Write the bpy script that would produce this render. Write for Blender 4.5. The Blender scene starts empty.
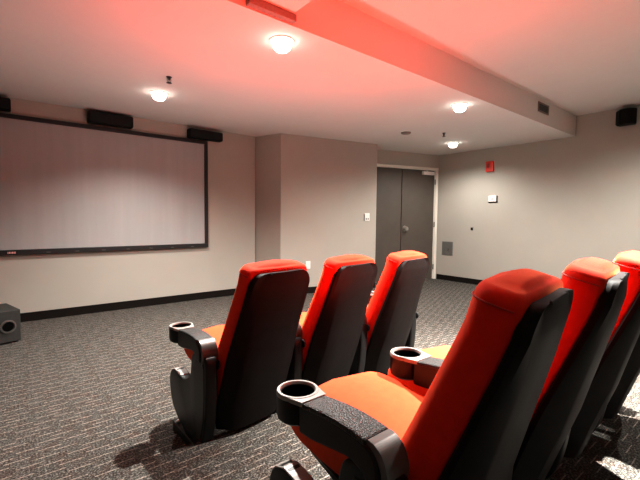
import bpy, bmesh, math, random
from mathutils import Vector, Matrix
random.seed(4)
PI = math.pi
COL = bpy.context.scene.collection

# ------------------------------------------------------------------ materials
def new_mat(name):
    m = bpy.data.materials.new(name); m.use_nodes = True
    nt = m.node_tree; b = nt.nodes['Principled BSDF']
    return m, nt, b

def mat(name, col, rough=.6, metal=0, noise=0, nscale=60, bump=0, bscale=300, spec=.5, coat=0):
    m, nt, b = new_mat(name)
    N, L = nt.nodes, nt.links
    b.inputs['Roughness'].default_value = rough
    b.inputs['Metallic'].default_value = metal
    b.inputs['Specular IOR Level'].default_value = spec
    b.inputs['Coat Weight'].default_value = coat
    tc = N.new('ShaderNodeTexCoord')
    n = N.new('ShaderNodeTexNoise'); n.inputs['Scale'].default_value = nscale; n.inputs['Detail'].default_value = 4
    L.new(tc.outputs['Object'], n.inputs['Vector'])
    r = N.new('ShaderNodeValToRGB')
    r.color_ramp.elements[0].position = .3; r.color_ramp.elements[1].position = .7
    r.color_ramp.elements[0].color = tuple(c * (1 - noise) for c in col) + (1,)
    r.color_ramp.elements[1].color = tuple(min(1, c * (1 + noise)) for c in col) + (1,)
    L.new(n.outputs['Fac'], r.inputs['Fac']); L.new(r.outputs['Color'], b.inputs['Base Color'])
    if bump:
        n2 = N.new('ShaderNodeTexNoise'); n2.inputs['Scale'].default_value = bscale; n2.inputs['Detail'].default_value = 3
        L.new(tc.outputs['Object'], n2.inputs['Vector'])
        bp = N.new('ShaderNodeBump'); bp.inputs['Strength'].default_value = bump; bp.inputs['Distance'].default_value = .004
        L.new(n2.outputs['Fac'], bp.inputs['Height']); L.new(bp.outputs['Normal'], b.inputs['Normal'])
    return m

def carpet_mat():
    m, nt, b = new_mat('dark flecked carpet with dashes')
    N, L = nt.nodes, nt.links
    b.inputs['Roughness'].default_value = .95
    b.inputs['Specular IOR Level'].default_value = .15
    def mth(op, a, c=None, d=None):
        n = N.new('ShaderNodeMath'); n.operation = op
        for i, v in enumerate((a, c, d)):
            if v is None: continue
            if isinstance(v, (int, float)): n.inputs[i].default_value = v
            else: L.new(v, n.inputs[i])
        return n.outputs[0]
    tc = N.new('ShaderNodeTexCoord')
    sp = N.new('ShaderNodeSeparateXYZ'); L.new(tc.outputs['Object'], sp.inputs[0])
    X, Y = sp.outputs[0], sp.outputs[1]
    D, LN = .040, .100
    vy = mth('DIVIDE', Y, D)
    row = mth('FLOOR', vy); fy = mth('FRACT', vy)
    w = N.new('ShaderNodeTexWhiteNoise'); w.noise_dimensions = '1D'; L.new(row, w.inputs['W'])
    jit = mth('MULTIPLY', w.outputs['Value'], .3)
    ux = mth('ADD', mth('ADD', mth('DIVIDE', X, 2 * LN), mth('MULTIPLY', row, .5)), jit)
    fx = mth('FRACT', ux)
    dash = mth('MULTIPLY', mth('LESS_THAN', fx, .52), mth('LESS_THAN', mth('ABSOLUTE', mth('SUBTRACT', fy, .5)), .065))
    # short cross ticks every dash length
    vx = mth('FRACT', mth('DIVIDE', X, LN))
    tick = mth('MULTIPLY', mth('LESS_THAN', vx, .04), .12)
    line = mth('MAXIMUM', dash, tick)
    n0 = N.new('ShaderNodeTexNoise'); n0.inputs['Scale'].default_value = 110; n0.inputs['Detail'].default_value = 5; n0.inputs['Roughness'].default_value = .7
    L.new(tc.outputs['Object'], n0.inputs['Vector'])
    rp = N.new('ShaderNodeValToRGB')
    e = rp.color_ramp.elements
    e[0].position = .36; e[0].color = (.012, .010, .009, 1)
    e[1].position = .66; e[1].color = (.24, .228, .205, 1)
    k = e.new(.50); k.color = (.050, .047, .042, 1)
    L.new(n0.outputs['Fac'], rp.inputs['Fac'])
    # larger reddish brown tufts
    n1 = N.new('ShaderNodeTexNoise'); n1.inputs['Scale'].default_value = 14; n1.inputs['Detail'].default_value = 2
    L.new(tc.outputs['Object'], n1.inputs['Vector'])
    r1 = N.new('ShaderNodeValToRGB'); r1.color_ramp.elements[0].position = .45; r1.color_ramp.elements[1].position = .68
    L.new(n1.outputs['Fac'], r1.inputs['Fac'])
    mx = N.new('ShaderNodeMix'); mx.data_type = 'RGBA'; mx.blend_type = 'MULTIPLY'
    L.new(mth('MULTIPLY', r1.outputs['Color'], .8), mx.inputs[0])
    L.new(rp.outputs['Color'], mx.inputs[6]); mx.inputs[7].default_value = (.85, .68, .62, 1)
    n2 = N.new('ShaderNodeTexNoise'); n2.inputs['Scale'].default_value = 130; n2.inputs['Detail'].default_value = 1
    L.new(tc.outputs['Object'], n2.inputs['Vector'])
    lf = mth('MULTIPLY', line, mth('MULTIPLY_ADD', n2.outputs['Fac'], 1.7, -.42))
    lf = mth('MINIMUM', lf, 1.0)
    mx2 = N.new('ShaderNodeMix'); mx2.data_type = 'RGBA'
    L.new(lf, mx2.inputs[0]); L.new(mx.outputs[2], mx2.inputs[6]); mx2.inputs[7].default_value = (.52, .44, .375, 1)
    L.new(mx2.outputs[2], b.inputs['Base Color'])
    bp = N.new('ShaderNodeBump'); bp.inputs['Strength'].default_value = .6; bp.inputs['Distance'].default_value = .004
    L.new(n0.outputs['Fac'], bp.inputs['Height']); L.new(bp.outputs['Normal'], b.inputs['Normal'])
    return m

def screen_mat():
    m, nt, b = new_mat('grey projection screen')
    N, L = nt.nodes, nt.links
    b.inputs['Roughness'].default_value = .55
    tc = N.new('ShaderNodeTexCoord')
    mp = N.new('ShaderNodeMapping'); mp.inputs['Scale'].default_value = (7, 1, .35)
    L.new(tc.outputs['Object'], mp.inputs[0])
    n = N.new('ShaderNodeTexNoise'); n.inputs['Scale'].default_value = 1.6; n.inputs['Detail'].default_value = 3
    L.new(mp.outputs[0], n.inputs['Vector'])
    r = N.new('ShaderNodeValToRGB')
    r.color_ramp.elements[0].position = .3; r.color_ramp.elements[1].position = .75
    r.color_ramp.elements[0].color = (.36, .355, .35, 1); r.color_ramp.elements[1].color = (.395, .39, .385, 1)
    L.new(n.outputs['Fac'], r.inputs[0]); L.new(r.outputs[0], b.inputs['Base Color'])
    return m

def textured_pad_mat():
    m, nt, b = new_mat('pebbled charcoal arm pad')
    N, L = nt.nodes, nt.links
    tc = N.new('ShaderNodeTexCoord')
    v = N.new('ShaderNodeTexVoronoi'); v.inputs['Scale'].default_value = 190
    L.new(tc.outputs['Object'], v.inputs['Vector'])
    r = N.new('ShaderNodeValToRGB')
    r.color_ramp.elements[0].color = (.075, .068, .058, 1); r.color_ramp.elements[1].color = (.02, .02, .02, 1)
    r.color_ramp.elements[1].position = .6
    b.inputs['Specular IOR Level'].default_value = .25
    L.new(v.outputs['Distance'], r.inputs[0]); L.new(r.outputs[0], b.inputs['Base Color'])
    b.inputs['Roughness'].default_value = .45
    bp = N.new('ShaderNodeBump'); bp.inputs['Strength'].default_value = .6; bp.inputs['Distance'].default_value = .003; bp.invert = True
    L.new(v.outputs['Distance'], bp.inputs['Height']); L.new(bp.outputs['Normal'], b.inputs['Normal'])
    return m

def emit_mat(name, col, s):
    m, nt, b = new_mat(name)
    b.inputs['Base Color'].default_value = (1, 1, 1, 1)
    b.inputs['Emission Color'].default_value = col + (1,)
    b.inputs['Emission Strength'].default_value = s
    return m

M = dict(
    wall=mat('greige painted wall', (.42, .397, .352), .85, noise=.02, nscale=3, bump=.06, bscale=500, spec=.2),
    ceil=mat('white painted ceiling', (.68, .63, .595), .9, noise=.015, nscale=2, bump=.05, bscale=400, spec=.2),
    carpet=carpet_mat(),
    base=mat('black carpet baseboard', (.012, .0095, .008), .95, noise=.3, nscale=80, bump=.3, spec=.08),
    screen=screen_mat(),
    frame=mat('black velvet frame', (.008, .007, .007), .6, noise=.1),
    door=mat('taupe painted door', (.092, .075, .062), .5, noise=.06, nscale=5, bump=.03, bscale=200),
    trim=mat('cream door frame paint', (.80, .76, .68), .5, noise=.02),
    fabric=mat('red woven fabric', (.72, .021, .007), .85, noise=.06, nscale=40, bump=.12, bscale=900, spec=.15),
    seatfab=mat('orange red woven seat fabric', (.82, .088, .030), .85, noise=.06, nscale=40, bump=.12, bscale=900, spec=.15),  # same red cloth, the orange of strong light put into its colour
    piping=mat('dark red piping', (.42, .018, .008), .8, noise=.05),
    shell=mat('black moulded plastic shell', (.0095, .008, .0075), .55, noise=.12, nscale=25, bump=.05, bscale=700, spec=.07),
    plastic=mat('black satin plastic', (.008, .008, .008), .42, noise=.1, bump=.05, bscale=700, spec=.28),
    greypl=mat('grey satin arm moulding', (.10, .095, .088), .40, noise=.06, nscale=30, metal=.2),
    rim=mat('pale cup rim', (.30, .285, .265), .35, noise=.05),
    dark=mat('dark cup well', (.002, .002, .002), .8, noise=.1, spec=.04),
    pad=textured_pad_mat(),
    steel=mat('brushed steel', (.62, .60, .57), .28, metal=1, noise=.06),
    blackmetal=mat('black steel', (.012, .012, .012), .4, metal=.3, noise=.1),
    spk=mat('black speaker cabinet', (.005, .0045, .004), .6, noise=.1, spec=.12),
    grille=mat('black speaker cloth', (.004, .004, .004), .9, noise=.3, nscale=200, bump=.3),
    sub=mat('charcoal subwoofer vinyl', (.038, .038, .035), .6, noise=.12, nscale=40, bump=.1, spec=.25),
    red=mat('red alarm plastic', (.62, .03, .012), .4, noise=.05),
    white=mat('white switch plastic', (.82, .80, .76), .4, noise=.02),
    greyplate=mat('grey vented plate', (.13, .125, .115), .5, noise=.15, nscale=50),
    ventm=mat('dusty vent metal', (.24, .17, .14), .6, noise=.1),
    lamp=emit_mat('glowing lamp lens', (1, .95, .86), 14),
    pink=mat('pink logo paint', (.75, .35, .33), .5, noise=.1),
)

_b = M['fabric'].node_tree.nodes['Principled BSDF']
_b.inputs['Sheen Weight'].default_value = .36
_b.inputs['Sheen Roughness'].default_value = .45
_b.inputs['Sheen Tint'].default_value = (1, .45, .17, 1)

# ------------------------------------------------------------------ mesh helpers
def link(name, bm, m, parent=None, smooth=False, bevel=0, seg=2, sub=0, angle=None):
    bmesh.ops.recalc_face_normals(bm, faces=bm.faces)
    me = bpy.data.meshes.new(name); bm.to_mesh(me); bm.free()
    me.materials.append(m)
    if smooth or angle is not None:
        for p in me.polygons: p.use_smooth = True
    if angle is not None and hasattr(me, 'set_sharp_from_angle'):
        me.set_sharp_from_angle(angle=math.radians(angle))
    o = bpy.data.objects.new(name, me); COL.objects.link(o)
    if parent is not None: o.parent = parent
    if bevel:
        b = o.modifiers.new('bevel', 'BEVEL'); b.width = bevel; b.segments = seg; b.limit_method = 'ANGLE'; b.angle_limit = math.radians(35)
    if sub:
        s = o.modifiers.new('subd', 'SUBSURF'); s.levels = sub; s.render_levels = sub
    return o

def empty(name, loc=(0, 0, 0), rz=0):
    o = bpy.data.objects.new(name, None); COL.objects.link(o)
    o.empty_display_size = .1
    o.location = loc; o.rotation_euler = (0, 0, rz)
    return o

def tag(o, label=None, cat=None, group=None, kind=None):
    if label: o['label'] = label
    if cat: o['category'] = cat
    if group: o['group'] = group
    if kind: o['kind'] = kind
    return o

def box(bm, x0, x1, y0, y1, z0, z1, mtx=None):
    v = [bm.verts.new((x, y, z)) for x in (x0, x1) for y in (y0, y1) for z in (z0, z1)]
    if mtx is not None:
        for q in v: q.co = mtx @ q.co
    for f in ((0, 1, 3, 2), (4, 6, 7, 5), (0, 4, 5, 1), (2, 3, 7, 6), (0, 2, 6, 4), (1, 5, 7, 3)):
        bm.faces.new([v[i] for i in f])
    return bm

def BX(*a, mtx=None): return box(bmesh.new(), *a, mtx=mtx)

def quad(bm, pts):
    return bm.faces.new([bm.verts.new(p) for p in pts])

def prism(bm, pts2, a, b, axis='x'):
    """polygon pts2 extruded between a and b along axis"""
    def P(u, v, t):
        return {'x': (t, u, v), 'y': (u, t, v), 'z': (u, v, t)}[axis]
    A = [bm.verts.new(P(u, v, a)) for u, v in pts2]
    B = [bm.verts.new(P(u, v, b)) for u, v in pts2]
    bm.faces.new(A); bm.faces.new(B[::-1])
    n = len(A)
    for i in range(n):
        bm.faces.new([A[i], A[(i + 1) % n], B[(i + 1) % n], B[i]])
    return bm

def loft(bm, rings, cap0=True, cap1=True, closed=True):
    R = [[bm.verts.new(p) for p in r] for r in rings]
    n = len(R[0])
    for a, b in zip(R, R[1:]):
        for i in range(n if closed else n - 1):
            bm.faces.new([a[i], a[(i + 1) % n], b[(i + 1) % n], b[i]])
    if cap0: bm.faces.new(R[0])
    if cap1: bm.faces.new(R[-1][::-1])
    return bm

def lathe(bm, prof, c=(0, 0, 0), n=28, axis='z'):
    rings = []
    for r, z in prof:
        ring = []
        for i in range(n):
            a = 2 * PI * i / n
            u, v = r * math.cos(a), r * math.sin(a)
            p = {'z': (u, v, z), 'x': (z, u, v), 'y': (u, z, v)}[axis]
            ring.append((p[0] + c[0], p[1] + c[1], p[2] + c[2]))
        rings.append(ring)
    return loft(bm, rings)

def smooth_path(pts, k=6):
    """Catmull-Rom through 2-D or 3-D points"""
    out = []
    P = [Vector(p) for p in pts]
    for i in range(len(P) - 1):
        p0, p1, p2, p3 = P[max(i - 1, 0)], P[i], P[i + 1], P[min(i + 2, len(P) - 1)]
        for j in range(k):
            t = j / k
            out.append(.5 * ((2 * p1) + (p2 - p0) * t + (2 * p0 - 5 * p1 + 4 * p2 - p3) * t * t + (3 * p1 - p0 - 3 * p2 + p3) * t ** 3))
    out.append(P[-1])
    return [tuple(p) for p in out]

def tube(bm, pts, r, n=8):
    P = [Vector(p) for p in pts]
    rings = []
    for i, p in enumerate(P):
        d = (P[min(i + 1, len(P) - 1)] - P[max(i - 1, 0)]).normalized()
        u = d.orthogonal().normalized() if abs(d.z) > .95 else d.cross(Vector((0, 0, 1))).normalized()
        v = d.cross(u)
        rings.append([p + r * (math.cos(2 * PI * k / n) * u + math.sin(2 * PI * k / n) * v) for k in range(n)])
    return loft(bm, rings)

def copy_tree(o, parent=None):
    c = o.copy(); COL.objects.link(c)
    if parent is not None: c.parent = parent
    for ch in list(o.children): copy_tree(ch, c)
    return c

# ------------------------------------------------------------------ room dimensions (metres)
XL, YB = -1.9, -2.6                      # left and rear walls, behind the camera
D1 = 5.449                               # screen wall
S, S2, D2 = 3.05, 3.246, 4.976           # step in the wall
E, D2b = 4.965, 4.602
R, D3 = 6.743, 4.558                     # right wall
E2, D3b = 5.332, 4.935                   # a point on the door wall
B, C1, C2 = 2.179, 2.484, 2.79           # beam face, soffit, upper ceiling
RISE, EDGE = .09, 1.82                   # rear platform
sl = (D3b - D3) / (E2 - R)
door_y = lambda x: D3 + (x - R) * sl     # door wall line

def struct(name, bm, m, label, cat, **k):
    return tag(link(name, bm, m, **k), label, cat, kind='structure')

# floor & platform
bm = bmesh.new(); box(bm, XL - .1, R + .1, EDGE - .3, D1 + .1, -.1, 0)
struct('floor', bm, M['carpet'], 'dark flecked carpet with rows of pale dashes in front of the seats', 'floor')
bm = bmesh.new(); box(bm, XL - .1, R + .1, YB - .1, EDGE, -.1, RISE)
struct('floor_platform', bm, M['carpet'], 'low carpeted platform step carrying the rear row of seats', 'platform', bevel=.008)
# ceilings
struct('ceiling', BX(XL - .1, R + .1, YB - .1, B + .002, C2, C2 + .1), M['ceil'], 'higher white ceiling over the rear seats behind the beam', 'ceiling')
struct('ceiling_soffit', BX(XL - .1, R + .1, B, D1 + .1, C1, C2 + .1), M['ceil'], 'lowered white ceiling with downlights, its vertical edge facing the seats', 'ceiling')
# walls
T = .12
struct('wall_front', BX(XL - .1, S + .02, D1, D1 + T, 0, C1 + .02), M['wall'], 'greige wall carrying the projection screen', 'wall')
bm = prism(bmesh.new(), [(S, D1 + T), (S2, D2), (E, D2b), (E + .02, D2b + .01), (E2, D3b + .35), (E2, D1 + T)], 0, C1 + .02, 'z')
struct('wall_centre', bm, M['wall'], 'projecting greige wall section between the screen and the doors', 'wall')
DZ = 2.226; FX0, FX1 = E + .02, R - .03      # door frame opening limits in x
def dwall(x0, x1, z0, z1, t0=0, t1=T, bm=None):
    """block standing along the door wall line"""
    bm = bm or bmesh.new()
    pts = [(x0, door_y(x0) + t0), (x1, door_y(x1) + t0), (x1, door_y(x1) + t1), (x0, door_y(x0) + t1)]
    return prism(bm, pts, z0, z1, 'z')
struct('wall_back', dwall(E - .05, R + .02, DZ, C1 + .02, 0, .3), M['wall'], 'strip of greige wall above the double doors', 'wall')
struct('wall_right', BX(R, R + T, YB - .1, D3 + .5, 0, C2 + .05), M['wall'], 'greige wall with alarm, thermostat and corner speaker', 'wall')
struct('wall_left', BX(XL - T, XL, YB - .1, D1 + .1, 0, C2 + .05), M['wall'], 'greige side wall outside the picture', 'wall')
struct('wall_rear', BX(XL - .1, R + .1, YB - T, YB, 0, C2 + .05), M['wall'], 'greige rear wall behind the camera', 'wall')
# baseboards
struct('baseboard_front', BX(XL, S - .0, D1 - .012, D1, 0, .1), M['base'], 'black carpet baseboard below the screen', 'baseboard')
def wallstrip(p, q, t, z0, z1):
    p, q = Vector(p), Vector(q); d = (q - p).normalized(); n = Vector((d.y, -d.x)) * t
    return prism(bmesh.new(), [tuple(p), tuple(q), tuple(q + n), tuple(p + n)], z0, z1, 'z')
struct('baseboard_step', wallstrip((S + .004, D1 - .013), (S2 - .002, D2 - .012), .012, 0, .1), M['base'], 'black baseboard along the short return beside the screen wall', 'baseboard')
struct('baseboard_centre', wallstrip((S2 - .004, D2), (E, D2b), .012, 0, .1), M['base'], 'black baseboard along the projecting wall section', 'baseboard')
struct('baseboard_right', BX(R - .012, R, YB, D3 - .012, 0, .1), M['base'], 'black baseboard along the wall with the alarm', 'baseboard')

# ------------------------------------------------------------------ double door
door = empty('door_1', (0, 0, 0)); tag(door, 'pair of taupe doors in a cream frame', 'door', kind='structure')
SEAM = 5.90
fr = dwall(FX0, FX1, DZ - .055, DZ, -.02, .10)
dwall(FX1 - .055, FX1, 0, DZ - .055, -.02, .10, fr); dwall(FX0, FX0 + .05, 0, DZ - .055, -.02, .10, fr)
link('door_frame', fr, M['trim'], door, bevel=.004)
la = link('door_leaf', dwall(FX0 + .053, SEAM - .009, .012, DZ - .058, .02, .07), M['door'], door, bevel=.003)
lb = link('door_leaf', dwall(SEAM + .009, FX1 - .058, .012, DZ - .058, .02, .07), M['door'], door, bevel=.003)
link('door_gap', dwall(SEAM - .009, SEAM + .009, .012, DZ - .058, .045, .065), M['frame'], door)
link('door_threshold', dwall(FX0, FX1, 0, .01, -.01, .1), M['steel'], door)
dn = Vector((-sl, 1, 0)).normalized() * -1        # towards the room
def dpt(x, z, off): p = Vector((x, door_y(x), z)); return p + dn * off
def local_frame(p, n):
    n = Vector(n).normalized(); u = Vector((0, 0, 1)).cross(n).normalized(); w = Vector((0, 0, 1))
    m = Matrix((u, w, n)).transposed().to_4x4(); m.translation = p
    return m                                       # local x = along wall, y = up, z = out of wall
mt = local_frame(dpt(SEAM + .075, 1.02, -.02), dn)
bm = bmesh.new(); lathe(bm, [(.0, 0), (.055, 0), (.052, .012), (.018, .014), (.017, .04), (.040, .046), (.046, .06), (.038, .076), (0.001, .08)])
for v in bm.verts: v.co = mt @ v.co
link('handle', bm, M['steel'], lb, angle=40)
bm = bmesh.new()
box(bm, -.17, .10, -.035, .03, 0, .05, mt_c := local_frame(dpt(FX1 - .20, DZ - .11, -.02), dn))
tube(bm, [mt_c @ Vector(p) for p in ((-.05, .03, .03), (-.16, .06, .10), (.03, .075, .03))], .009, 6)
box(bm, -.02, .09, .055, .085, -.01, .03, mt_c)
link('door_closer', bm, M['white'], lb, bevel=.004)
for hz in (.25, 1.1, 1.95):
    bm = bmesh.new(); lathe(bm, [(.011, -.05), (.011, .05)], tuple(dpt(FX1 - .056, hz, .0)), 10)
    link('hinge', bm, M['blackmetal'], lb, angle=40)

# ------------------------------------------------------------------ projection screen
SX, ST, SB = 2.269, 2.30, .765
SL = .045 - .35
scr = empty('projection_screen', ((SX + SL) / 2, D1, SB)); tag(scr, 'wide grey projection screen in a black frame on the front wall', 'screen')
ox, oy, oz = scr.location
fw_ = .045
bm = bmesh.new()
def fbox(x0, x1, z0, z1, y0=-.045, y1=-.003): box(bm, x0 - ox, x1 - ox, y0, y1, z0 - oz, z1 - oz)
fbox(SL, SX, ST - fw_, ST); fbox(SL, SX, SB, SB + fw_ + .012); fbox(SL, SL + fw_, SB + fw_ + .012, ST - fw_); fbox(SX - fw_, SX, SB + fw_ + .012, ST - fw_)
fo = link('frame', bm, M['frame'], scr, bevel=.004)
bm = bmesh.new(); fbox(SL + fw_, SX - fw_, SB + fw_ + .012, ST - fw_, -.02, -.004)
link('screen_surface', bm, M['screen'], scr)
for i in range(7):
    x = .35 + i * .28
    bm = bmesh.new(); box(bm, x - .02 - ox, x + .02 - ox, -.048, -.044, .012, .024)
    link('frame_clip', bm, M['greypl'], fo)
bm = bmesh.new()                                   # small worn maker's mark: pale strokes
for i, (a, b_) in enumerate(((0, .008), (.012, .024), (.028, .034), (.038, .05), (.054, .06), (.062, .07))):
    box(bm, -.02 + a - ox, -.02 + b_ - ox, -.047, -.0445, .016, .038)
link('maker_mark', bm, M['pink'], fo)

# ------------------------------------------------------------------ speakers over the screen
def bar_speaker(x0, x1, z0, z1, label):
    t = empty('wall_speaker', ((x0 + x1) / 2, D1, z0)); tag(t, label, 'speaker', 'black speakers above the screen')
    w = (x1 - x0) / 2; hgt = z1 - z0
    c = link('cabinet', BX(-w, w, -.13, -.012, 0, hgt), M['spk'], t, bevel=.02, seg=3)
    link('grille', BX(-w + .015, w - .015, -.137, -.128, .012, hgt - .012), M['grille'], t, bevel=.006)
    link('bracket', BX(-.06, .06, -.02, 0, .02, hgt - .02), M['blackmetal'], t)
bar_speaker(.765, 1.262, 2.318, 2.462, 'black bar speaker above the middle of the screen')
bar_speaker(1.972, 2.470, 2.308, 2.435, 'black bar speaker over the end of the screen nearest the doors')
bar_speaker(-.45, .052, 2.318, 2.45, 'black bar speaker cut off by the left edge of the picture')

# surround speaker on the right wall
t = empty('surround_speaker', (R + .004, 1.54, 2.63)); tag(t, 'black surround speaker angled high on the wall right of the alarm', 'speaker')
bm = prism(bmesh.new(), [(-.04, -.10), (-.04, .085), (-.12, .11), (-.20, .05), (-.215, -.04), (-.13, -.12)], -.105, .105, 'z')
link('cabinet', bm, M['spk'], t, bevel=.014, seg=3)
link('wall_bracket', BX(-.05, 0, -.03, .03, -.04, .04), M['blackmetal'], t, bevel=.004)
mg = Matrix.Translation((-.163, .083, 0)) @ Matrix.Rotation(math.radians(37), 4, 'Z')
link('grille', BX(-.045, .045, -.004, .006, -.09, .09, mtx=mg), M['grille'], t, bevel=.003)

# subwoofer
t = empty('subwoofer', (.062, 4.60, 0), math.radians(14)); tag(t, 'charcoal floor subwoofer box with a round port by the front wall', 'subwoofer')
link('cabinet', BX(-.42, 0, 0, .42, .015, .312), M['sub'], t, bevel=.006)
bm = bmesh.new(); lathe(bm, [(.062, .004), (.062, -.008), (.050, -.010), (.046, .0), (.044, .012), (0.001, .014)], (-.098, -.003, .165), 28, 'y')
for f in bm.faces: pass
link('port_ring', bm, M['greypl'], t, angle=40)
bm = bmesh.new(); lathe(bm, [(.040, -.006), (.0405, -.004), (.001, -.0035)], (-.098, -.006, .165), 24, 'y')
link('port_opening', bm, M['dark'], t)
for fx, fy in ((-.38, .04), (-.04, .04), (-.38, .38), (-.04, .38)):
    bm = bmesh.new(); lathe(bm, [(.02, 0), (.02, .016)], (fx, fy, 0), 12); link('foot', bm, M['plastic'], t)

# ------------------------------------------------------------------ wall fittings
RN = (-1, 0, 0)
def fitting(name, p, n, label, cat):
    t = empty(name, Vector(p) - Vector(n) * .003); t.rotation_euler = local_frame(Vector((0, 0, 0)), n).to_euler()
    tag(t, label, cat); return t                    # local x along wall, y up, z out
f = fitting('fire_alarm', (R, 3.492, 2.157), RN, 'red fire alarm pull station high on the wall beyond the seats', 'alarm')
link('housing', BX(-.07, .07, -.095, .095, 0, .05), M['red'], f, bevel=.008)
link('strobe_lens', BX(-.045, .0, -.02, .05, .05, .062), mat('dull red lens', (.30, .02, .012), .3), f, bevel=.004)
link('base_plate', BX(-.075, .075, -.10, .10, -.0, .012), M['white'], f)
f = fitting('thermostat', (R, 3.429, 1.582), RN, 'white thermostat below the red fire alarm', 'thermostat')
link('casing', BX(-.07, .07, -.052, .055, 0, .035), M['white'], f, bevel=.006)
link('back_plate', BX(-.078, .085, -.068, .05, 0, .012), M['plastic'], f, bevel=.003)
link('dial', BX(-.02, .02, -.012, .004, .035, .038), M['greyplate'], f)
f = fitting('wall_jack', (R, 3.812, 1.035), RN, 'tiny dark wall jack left of and below the thermostat', 'jack')
link('plate', BX(-.025, .025, -.03, .03, 0, .008), M['greyplate'], f, bevel=.003)
link('socket', BX(-.018, .018, -.02, .015, .008, .014), M['dark'], f)
f = fitting('access_plate', (R, 4.318, .635), RN, 'square grey metal plate low on the wall beside the doors', 'wall plate')
link('plate', BX(-.115, .115, -.13, .13, 0, .014), M['greyplate'], f, bevel=.004)
link('frame', BX(-.125, .125, -.14, .14, 0, .006), mat('grey plate rim', (.3, .29, .27), .5, noise=.1), f, bevel=.003)
bm = bmesh.new(); lathe(bm, [(.022, 0), (.022, .006), (.001, .007)], (.04, -.02, .014), 16); link('latch', bm, M['steel'], f)
cn = Vector((D2b - D2, -(E - S2), 0)).normalized()
f = fitting('light_switch', (4.788, 4.640, 1.234), cn, 'white switch plate on the wall just left of the doors', 'switch')
link('plate', BX(-.05, .05, -.065, .065, 0, .01), M['white'], f, bevel=.004)
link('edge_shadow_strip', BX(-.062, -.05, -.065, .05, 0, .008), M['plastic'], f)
for sx in (-.02, .02): link('rocker', BX(sx - .008, sx + .008, -.045, -.02, .01, .016), M['greyplate'], f)
f = fitting('wall_outlet', (3.704, 4.876, .456), cn, 'white power outlet low on the wall behind the front row', 'outlet')
link('plate', BX(-.042, .042, -.062, .062, 0, .008), M['white'], f, bevel=.004)
for sz in (-.03, .03): link('socket', BX(-.018, .018, sz - .02, sz + .02, .008, .011), M['white'], f, bevel=.002)
# vent in the beam
f = fitting('air_vent', (5.535, B, 2.682), (0, -1, 0), 'square slatted air vent in the beam face', 'vent')
vf = bmesh.new()
box(vf, -.165, .165, .045, .062, 0, .014); box(vf, -.165, .165, -.062, -.045, 0, .014)
box(vf, -.165, -.145, -.045, .045, 0, .014); box(vf, .145, .165, -.045, .045, 0, .014)
link('frame', vf, M['ventm'], f)
link('duct_opening', BX(-.145, .145, -.045, .045, .001, .004), M['dark'], f)
bm = bmesh.new()
for i in range(5): box(bm, -.145, .145, -.038 + i * .019 - .003, -.038 + i * .019 + .003, .004, .012)
for i in range(3): box(bm, -.075 + i * .075 - .004, -.075 + i * .075 + .004, -.045, .045, .004, .011)
link('slat', bm, M['greyplate'], f)

# projector on the beam
t = empty('projector', (1.33, B, 2.60)); tag(t, 'pale ceiling projector mounted against the beam at the top edge of the picture', 'projector')
link('body', BX(-.17, .17, -.30, -.03, -.06, .07), M['ceil'], t, bevel=.02, seg=3)
link('wall_mount', BX(-.17, .18, -.05, 0, -.108, -.062), M['ventm'], t, bevel=.005)
bm = bmesh.new(); lathe(bm, [(.045, -.03), (.045, -.001), (.03, 0.0)], (.07, 0, 0), 20, 'y'); link('lens', bm, M['dark'], t, angle=40)
bm = bmesh.new(); tube(bm, [(0, -.16, .07), (0, -.16, C2 - 2.60)], .02, 10); link('ceiling_pole', bm, M['white'], t, smooth=True)

# ------------------------------------------------------------------ ceiling fittings
def downlight(x, y, z, label, power, size=125, blend=.7, col=(1, .97, .91), r=.070):
    t = empty('downlight', (x, y, z)); tag(t, label, 'ceiling light', 'recessed ceiling downlights')
    bm = bmesh.new(); lathe(bm, [(r + .022, 0), (r + .02, -.006), (r + .002, -.010), (r, -.004)], n=28)
    link('trim_ring', bm, M['white'], t, angle=40)
    bm = bmesh.new(); lathe(bm, [(r, -.003), (r * .98, -.028), (r * .88, -.052), (r * .6, -.070), (.001, -.078)], n=28)
    link('lamp_lens', bm, M['lamp'], t, smooth=True)
    ld = bpy.data.lights.new('downlight_beam', 'SPOT'); ld.energy = power; ld.color = col
    ld.spot_size = math.radians(size); ld.spot_blend = blend; ld.shadow_soft_size = .03
    lo = bpy.data.objects.new('downlight_beam', ld); COL.objects.link(lo)
    lo.location = (x, y, z - .10)
    return t
downlight(1.577, 2.409, C1, 'bright recessed downlight nearest the beam and projector', 650, size=142, blend=.9)
downlight(1.248, 4.219, C1, 'bright recessed downlight closest to the projection screen', 270, size=135, blend=1)
downlight(3.961, 2.430, C1, 'recessed downlight along the beam, toward the vent', 330, size=165)
downlight(5.818, 3.678, C1, 'recessed downlight in front of the doors', 110, size=160)
downlight(2.55, .52, C2, 'recessed downlight above the rear row, out of the picture', 3000, size=92, blend=.8)
downlight(5.1, .6, C2, 'recessed downlight near the alarm wall, out of the picture', 300, size=160)  # extra unseen fitting, added to even out light on the right wall

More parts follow.
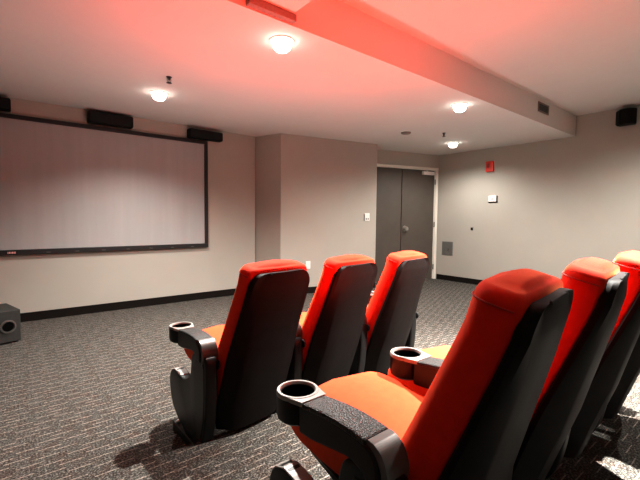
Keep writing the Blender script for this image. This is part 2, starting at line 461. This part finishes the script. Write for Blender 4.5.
def sprinkler(x, y, label):
    t = empty('sprinkler', (x, y, C1 + .003)); tag(t, label, 'sprinkler')
    bm = bmesh.new(); lathe(bm, [(.028, 0), (.024, -.008), (.010, -.01), (.009, -.03), (.004, -.034), (.004, -.055)], n=16)
    link('stem', bm, M['blackmetal'], t, angle=40)
    bm = bmesh.new(); lathe(bm, [(.004, -.052), (.024, -.055), (.024, -.058), (.001, -.06)], n=16); link('deflector', bm, M['blackmetal'], t)
    bm = bmesh.new()
    tube(bm, [(-.014, 0, -.012), (-.018, 0, -.035), (-.004, 0, -.054)], .003, 6); tube(bm, [(.014, 0, -.012), (.018, 0, -.035), (.004, 0, -.054)], .003, 6)
    link('arm', bm, M['blackmetal'], t)
sprinkler(1.18, 3.684, 'small dark sprinkler head on the ceiling near the screen')
sprinkler(5.053, 3.348, 'small dark sprinkler head on the ceiling near the doors')
t = empty('smoke_detector', (4.582, 3.676, C1)); tag(t, 'flat round smoke detector on the ceiling in front of the doors', 'smoke detector')
bm = bmesh.new(); lathe(bm, [(.075, 0), (.075, -.012), (.06, -.028), (.001, -.032)], n=28); link('casing', bm, M['ventm'], t, angle=40)
bm = bmesh.new(); lathe(bm, [(.085, 0), (.085, -.006), (.07, -.007)], n=28); link('base_ring', bm, M['white'], t, angle=40)

# ------------------------------------------------------------------ theatre seats
# local axes: x across, y forward (towards the screen), z up; origin on the floor under the arm hinge line
def back_y(z):            # cushion / shell seam line, reclined
    return .005 - .33 * (z - .51) if z < .51 else .005 - .40 * (z - .51) + .20 * max(0, z - .86)
PW = .53
def cushion_ring(z, w, th, yc=0, rf=.05, n=6, tilt=.0):
    ys = back_y(z) + yc; yf = ys + th
    rf = min(rf, th * .48, w * .9)
    P = []
    P.append((-w + .012, ys)); P.append((0, ys - .004)); P.append((w - .012, ys)); P.append((w, ys + .012))
    for i in range(n + 1):
        a = PI / 2 * i / n
        P.append((w - rf + rf * math.cos(a), yf - rf + rf * math.sin(a)))
    P.append((0, yf + .008))
    for i in range(n + 1):
        a = PI / 2 + PI / 2 * i / n
        P.append((-w + rf + rf * math.cos(a), yf - rf + rf * math.sin(a)))
    P.append((-w, ys + .012))
    return [(x, y, z + (y - ys) * tilt) for x, y in P]

def seam_loop(z, w, th):
    r = cushion_ring(z, w + .001, th + .001)
    return r

def make_seat():
    root = empty('theatre_seat')
    # ---- back cushion
    rings = []
    zt = .986; zc = .93
    tl = lambda z: .24 * max(0, min(1, (z - .6) / .3))
    for z in [.20, .205, .26, .33, .37, .42, .48, .55, .62, .69, .76, .82, .87, .905, zc]:
        th = .142 - .036 * max(0, min(1, (z - .50) / .45))
        w = .208 - .020 * max(0, (z - .45) / .5)
        if z < .40: th = .05 + .07 * max(0, (z - .30) / .10)
        if z < .202: w -= .008; th -= .01
        rings.append(cushion_ring(z, w, th, tilt=tl(z)))
    w0, th0 = w, th
    for k in range(1, 9):
        a = PI / 2 * k / 8
        z = zc + .035 * math.sin(a)
        c = 1 - math.cos(a)
        rings.append(cushion_ring(z, w0 - .040 * c, th0 - .035 * c, .016 * c, tilt=tl(z)))
    for q in (.2, .4, .6, .78):
        z = zc + .035 + (zt - zc - .035) * (1 - (1 - q) ** 2)
        rings.append(cushion_ring(z, (w0 - .040) * (1 - q * .9), (th0 - .035) * (1 - q * .8), .016 + (th0 - .035) * .4 * q, rf=.05 * (1 - q * .8), tilt=tl(z)))
    bc = link('backrest', loft(bmesh.new(), rings), M['fabric'], root, smooth=True)
    ring = cushion_ring(.928, w0 + .0015, th0 + .002, tilt=tl(.928))
    link('piping', tube(bmesh.new(), ring[3:], .0022, 6), M['piping'], bc, smooth=True)
    # ---- shell behind the back
    rings = []
    z0, z1, rc = .122, .944, .070
    zs = [z0 + (z1 - rc - z0) * i / 9 for i in range(10)] + [z1 - rc + rc * math.sin(PI / 2 * k / 7) for k in range(1, 8)]
    for i, z in enumerate(zs):
        w = .216 - .024 * max(0, min(1, (z - .52) / .4))
        if z > z1 - rc: w -= rc - math.sqrt(max(0, rc * rc - (z - z1 + rc) ** 2))
        if z < .22: w -= .02 * (.22 - z) / .085
        d = .030 + .060 * max(0, min(1, (.92 - z) / .44))
        if z > z1 - rc: d *= .72 + .28 * math.sqrt(max(0, 1 - ((z - z1 + rc) / rc) ** 2))
        s = back_y(z)
        f = w - .006
        rings.append([(-f, s + .006, z), (f, s + .006, z), (w, s, z), (w, s - .014, z), (w - .012, s - .028, z), (w - .05, s - d * .86, z),
                      (w - .062, s - d * .93, z), (.08, s - d - .004, z), (-.08, s - d - .004, z), (-w + .062, s - d * .93, z),
                      (-w + .05, s - d * .86, z), (-w + .012, s - .028, z), (-w, s - .014, z), (-w, s, z)])
    sh = link('back_shell', loft(bmesh.new(), rings), M['shell'], root, angle=24)
    for part in (bc, sh): part.rotation_euler = (0, 0, math.radians(7))
    # ---- seat cushion: rounded slab lofted from rear to front
    rings = []
    def seat_ring(y, w, zb, ztp, r):
        P = []
        r = min(r, (ztp - zb) * .45)
        for cx, cz, a0 in ((w - r, ztp - r, 0), (-w + r, ztp - r, PI / 2), (-w + r, zb + r, PI), (w - r, zb + r, 1.5 * PI)):
            for k in range(6):
                a = a0 + PI / 2 * k / 5
                P.append((cx + r * math.cos(a), y, cz + r * math.sin(a)))
            if a0 == 0: P.append((0, y, ztp + .016))
        return P
    for y, w, zb, ztp, r in [(.085, .20, .365, .44, .03), (.095, .206, .350, .455, .04), (.12, .212, .340, .465, .05), (.22, .212, .340, .490, .055), (.33, .212, .345, .510, .055),
                             (.42, .213, .352, .522, .055), (.48, .213, .360, .522, .055), (.525, .209, .370, .514, .055), (.557, .202, .385, .499, .048), (.578, .186, .405, .478, .034), (.586, .160, .428, .456, .013)]:
        rings.append(seat_ring(y, w, zb, ztp, r))
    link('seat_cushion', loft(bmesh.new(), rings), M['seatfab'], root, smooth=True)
    # ---- seat pan & rear bracket under it
    bm = bmesh.new()
    loft(bm, [[(-.17, .20, .30), (.17, .20, .30), (.185, .19, .345), (-.185, .19, .345)], [(-.18, .30, .295), (.18, .30, .295), (.195, .30, .35), (-.195, .30, .35)],
              [(-.16, .47, .325), (.16, .47, .325), (.18, .50, .368), (-.18, .50, .368)]])
    link('seat_pan', bm, M['plastic'], root, bevel=.01)
    bm = bmesh.new(); tube(bm, [(-.236, .24, .28), (.205, .24, .28)], .018, 10)
    link('cross_bar', bm, M['blackmetal'], root, smooth=True)
    for sx in (-.20, .20):
        link('back_bracket', tube(bmesh.new(), [(sx * .9, .20, .36), (sx * .9, .16, .21)], .010, 8), M['steel'], root, smooth=True)
    return root

def make_side(root, x):
    """standard + armrest at local x, shared with the neighbouring seat"""
    prof = smooth_path([(.02, .50), (.018, .42), (.025, .30), (.04, .20), (.06, .12), (.09, .062), (.12, .045), (.25, .045), (.35, .062), (.45, .105), (.51, .165),
                        (.535, .25), (.528, .295), (.50, .33), (.455, .347), (.41, .342), (.35, .330), (.29, .345), (.235, .38), (.215, .42), (.205, .475), (.18, .515), (.10, .53), (.05, .53), (.03, .522), (.02, .50)], 3)[:-1]
    sp = link('side_panel', prism(bmesh.new(), prof, x - .030, x + .030), M['plastic'], root, bevel=.010, seg=3)
    for p in sp.data.polygons: p.use_smooth = True
    link('inset_face', prism(bmesh.new(), [(.04, .47), (.04, .33), (.055, .20), (.09, .10), (.14, .09), (.17, .45), (.15, .49), (.05, .5)], x - .033, x + .033), M['plastic'], sp, bevel=.004)
    cap = [(.523, .308), (.502, .3315), (.457, .3485), (.41, .3435), (.372, .3365)]  # pale strip painting the highlight on top of the panel's front bulge
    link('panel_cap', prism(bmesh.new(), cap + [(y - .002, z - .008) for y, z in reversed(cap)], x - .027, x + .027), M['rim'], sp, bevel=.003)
    fp = link('foot_plate', BX(x - .04, x + .04, .10, .46, 0, .05), M['blackmetal'], root, bevel=.004)
    for by in (.14, .42):
        bm = bmesh.new(); lathe(bm, [(.013, .048), (.013, .058), (.008, .062), (.001, .062)], (x - .022, by, 0), 8)
        link('bolt', bm, M['steel'], fp)
    arm = link('armrest', prism(bmesh.new(), smooth_path([(.36, .509), (.30, .511), (.22, .524), (.16, .532), (.12, .52), (.095, .50), (.068, .505), (.066, .55), (.085, .582), (.13, .597), (.24, .602), (.36, .592)], 3), x - .043, x + .043),
               M['plastic'], root, bevel=.008, seg=2)
    # pad on top
    top = [(.345, .598), (.30, .604), (.25, .609), (.20, .611), (.15, .609), (.105, .604)]
    link('arm_pad', prism(bmesh.new(), top + [(y, z - .018) for y, z in reversed(top)], x - .044, x + .044), M['pad'], arm, bevel=.006)
    # curved grey end
    top = smooth_path([(.103, .6035), (.080, .598), (.056, .578), (.042, .54), (.046, .50)], 6)
    inn = [(y + .022 * (1 - i / (len(top) - 1)) * .3 + .02 * i / (len(top) - 1), z - .02) for i, (y, z) in enumerate(top)]
    link('arm_end', prism(bmesh.new(), top + inn[::-1], x - .036, x + .043), M['greypl'], arm, bevel=.005)
    # cup holder
    cy = .42
    bm = bmesh.new()
    lathe(bm, [(.001, .511), (.050, .513), (.0605, .522), (.0635, .536), (.0635, .592), (.058, .594), (.0505, .594), (.0475, .520), (.001, .518)], (x, cy, 0), 36)
    cup = link('cup_holder', bm, M['plastic'], arm, angle=35)
    bm = bmesh.new()
    lathe_open(bm, [(.0642, .590), (.0642, .598), (.0620, .6025), (.0545, .6025), (.0515, .598), (.0510, .590)], (x, cy, 0), 36)
    link('cup_rim', bm, M['rim'], cup, angle=35)
    bm = bmesh.new(); lathe_open(bm, [(.0502, .591), (.0470, .5205), (.0005, .5195)], (x, cy, 0), 32)
    link('cup_well', bm, M['dark'], cup, smooth=True)
    bm = prism(bmesh.new(), [(x - .044, .343), (x + .044, .343), (x + .056, .392), (x + .044, .374), (x, .360), (x - .044, .374), (x - .056, .392)], .588, .601, 'z')
    link('cup_neck', bm, M['rim'], cup)
    # pivot discs behind the arm
    for s in (1,):
        bm = bmesh.new(); lathe(bm, [(.024, s * .030), (.024, s * .036), (.018, s * .039), (.001, s * .039)], (x, .03, .487), 20, 'x')
        link('pivot_cap', bm, M['blackmetal'], sp, angle=40)
    return root

def lathe_open(bm, prof, c=(0, 0, 0), n=28):
    rings = []
    for r, z in prof:
        rings.append([(c[0] + r * math.cos(2 * PI * i / n), c[1] + r * math.sin(2 * PI * i / n), c[2] + z) for i in range(n)])
    return loft(bm, rings, False, False)

proto = make_seat(); make_side(proto, -PW / 2)
end_seat = copy_tree(proto); make_side(end_seat, PW / 2)
XC = [1.005, 1.520, 2.045]
XR = [.933, 1.448, 1.961, 2.474]
front_labels = ['red seat in the front row, nearest the camera, its cup holder standing free',
                'red seat in the middle of the front row of three',
                'red seat at the end of the front row, by the doors']
rear_labels = ['large red seat with orange cushion closest to the camera in the rear row',
               'red seat in the rear row just behind the closest one',
               'red seat in the rear row with a pale brightly lit headrest at the picture edge',
               'red seat in the rear row mostly cut off by the picture edge']
ROT = math.radians(1)
spots = [(x, 1.715, 0, l, 'front row seats') for x, l in zip(XC, front_labels)] + [(x, .50, RISE, l, 'rear row seats') for x, l in zip(XR, rear_labels)]
for i, (x, y, z, l, g) in enumerate(spots):
    if i == 0: o = proto
    elif i == 2: o = end_seat
    elif i == 6: o = copy_tree(end_seat)
    else: o = copy_tree(proto)
    o.location = (x, y, z); o.rotation_euler = (0, 0, ROT)
    tag(o, l, 'theatre seat', g)

# ------------------------------------------------------------------ lights
def lamp(name, kind, loc, target, energy, col, **k):
    d = bpy.data.lights.new(name, kind); d.energy = energy; d.color = col
    for a, v in k.items(): setattr(d, a, v)
    o = bpy.data.objects.new(name, d); COL.objects.link(o); o.location = loc
    o.rotation_euler = (Vector(target) - Vector(loc)).to_track_quat('-Z', 'Y').to_euler()
    return o
lamp('red_uplight', 'SPOT', (1.30, 1.05, .70), (1.65, 1.95, 2.6), 330, (1, .035, .012), spot_size=math.radians(92), spot_blend=1.0, shadow_soft_size=.3)  # added red spot for the ceiling glow, no fitting stands here
for p, q, e in (((1.5, 3.0, .06), (1.5, 3.0, 2), 78), ((4.6, 2.7, .06), (4.6, 2.7, 2), 36), ((4.0, .6, .2), (4.0, .4, 2), 18)):
    lamp('floor_bounce', 'SPOT', p, q, e, (.97, .97, .97), spot_size=math.radians(130), spot_blend=.9, shadow_soft_size=.02)  # unseen upward spots added low down to brighten the ceilings
lamp('room_fill', 'POINT', (.3, -1.6, 1.5), (0, 0, 0), 3, (1, .94, .88), shadow_soft_size=.6)

# ------------------------------------------------------------------ camera
f_px, yaw, pit, roll = 384.58, .6803, -.0561, .0098
r = Vector((math.cos(yaw), -math.sin(yaw), 0)); fwd = Vector((math.sin(yaw) * math.cos(pit), math.cos(yaw) * math.cos(pit), math.sin(pit)))
u = r.cross(fwd)
r2 = r * math.cos(roll) + u * math.sin(roll); u2 = -r * math.sin(roll) + u * math.cos(roll)
cd = bpy.data.cameras.new('camera'); cam = bpy.data.objects.new('camera', cd); COL.objects.link(cam)
mw = Matrix((r2, u2, -fwd)).transposed().to_4x4(); mw.translation = (0, 0, 1.2024)
cam.matrix_world = mw
cd.sensor_width = 36; cd.lens = f_px / 640 * 36; cd.clip_start = .02
sc = bpy.context.scene
sc.camera = cam
w = bpy.data.worlds.new('world'); sc.world = w; w.use_nodes = True
w.node_tree.nodes['Background'].inputs[0].default_value = (.02, .02, .02, 1)
sc.view_settings.view_transform = 'Standard'
sc.view_settings.look = 'None'
sc.view_settings.exposure = .17
sc.view_settings.gamma = .88
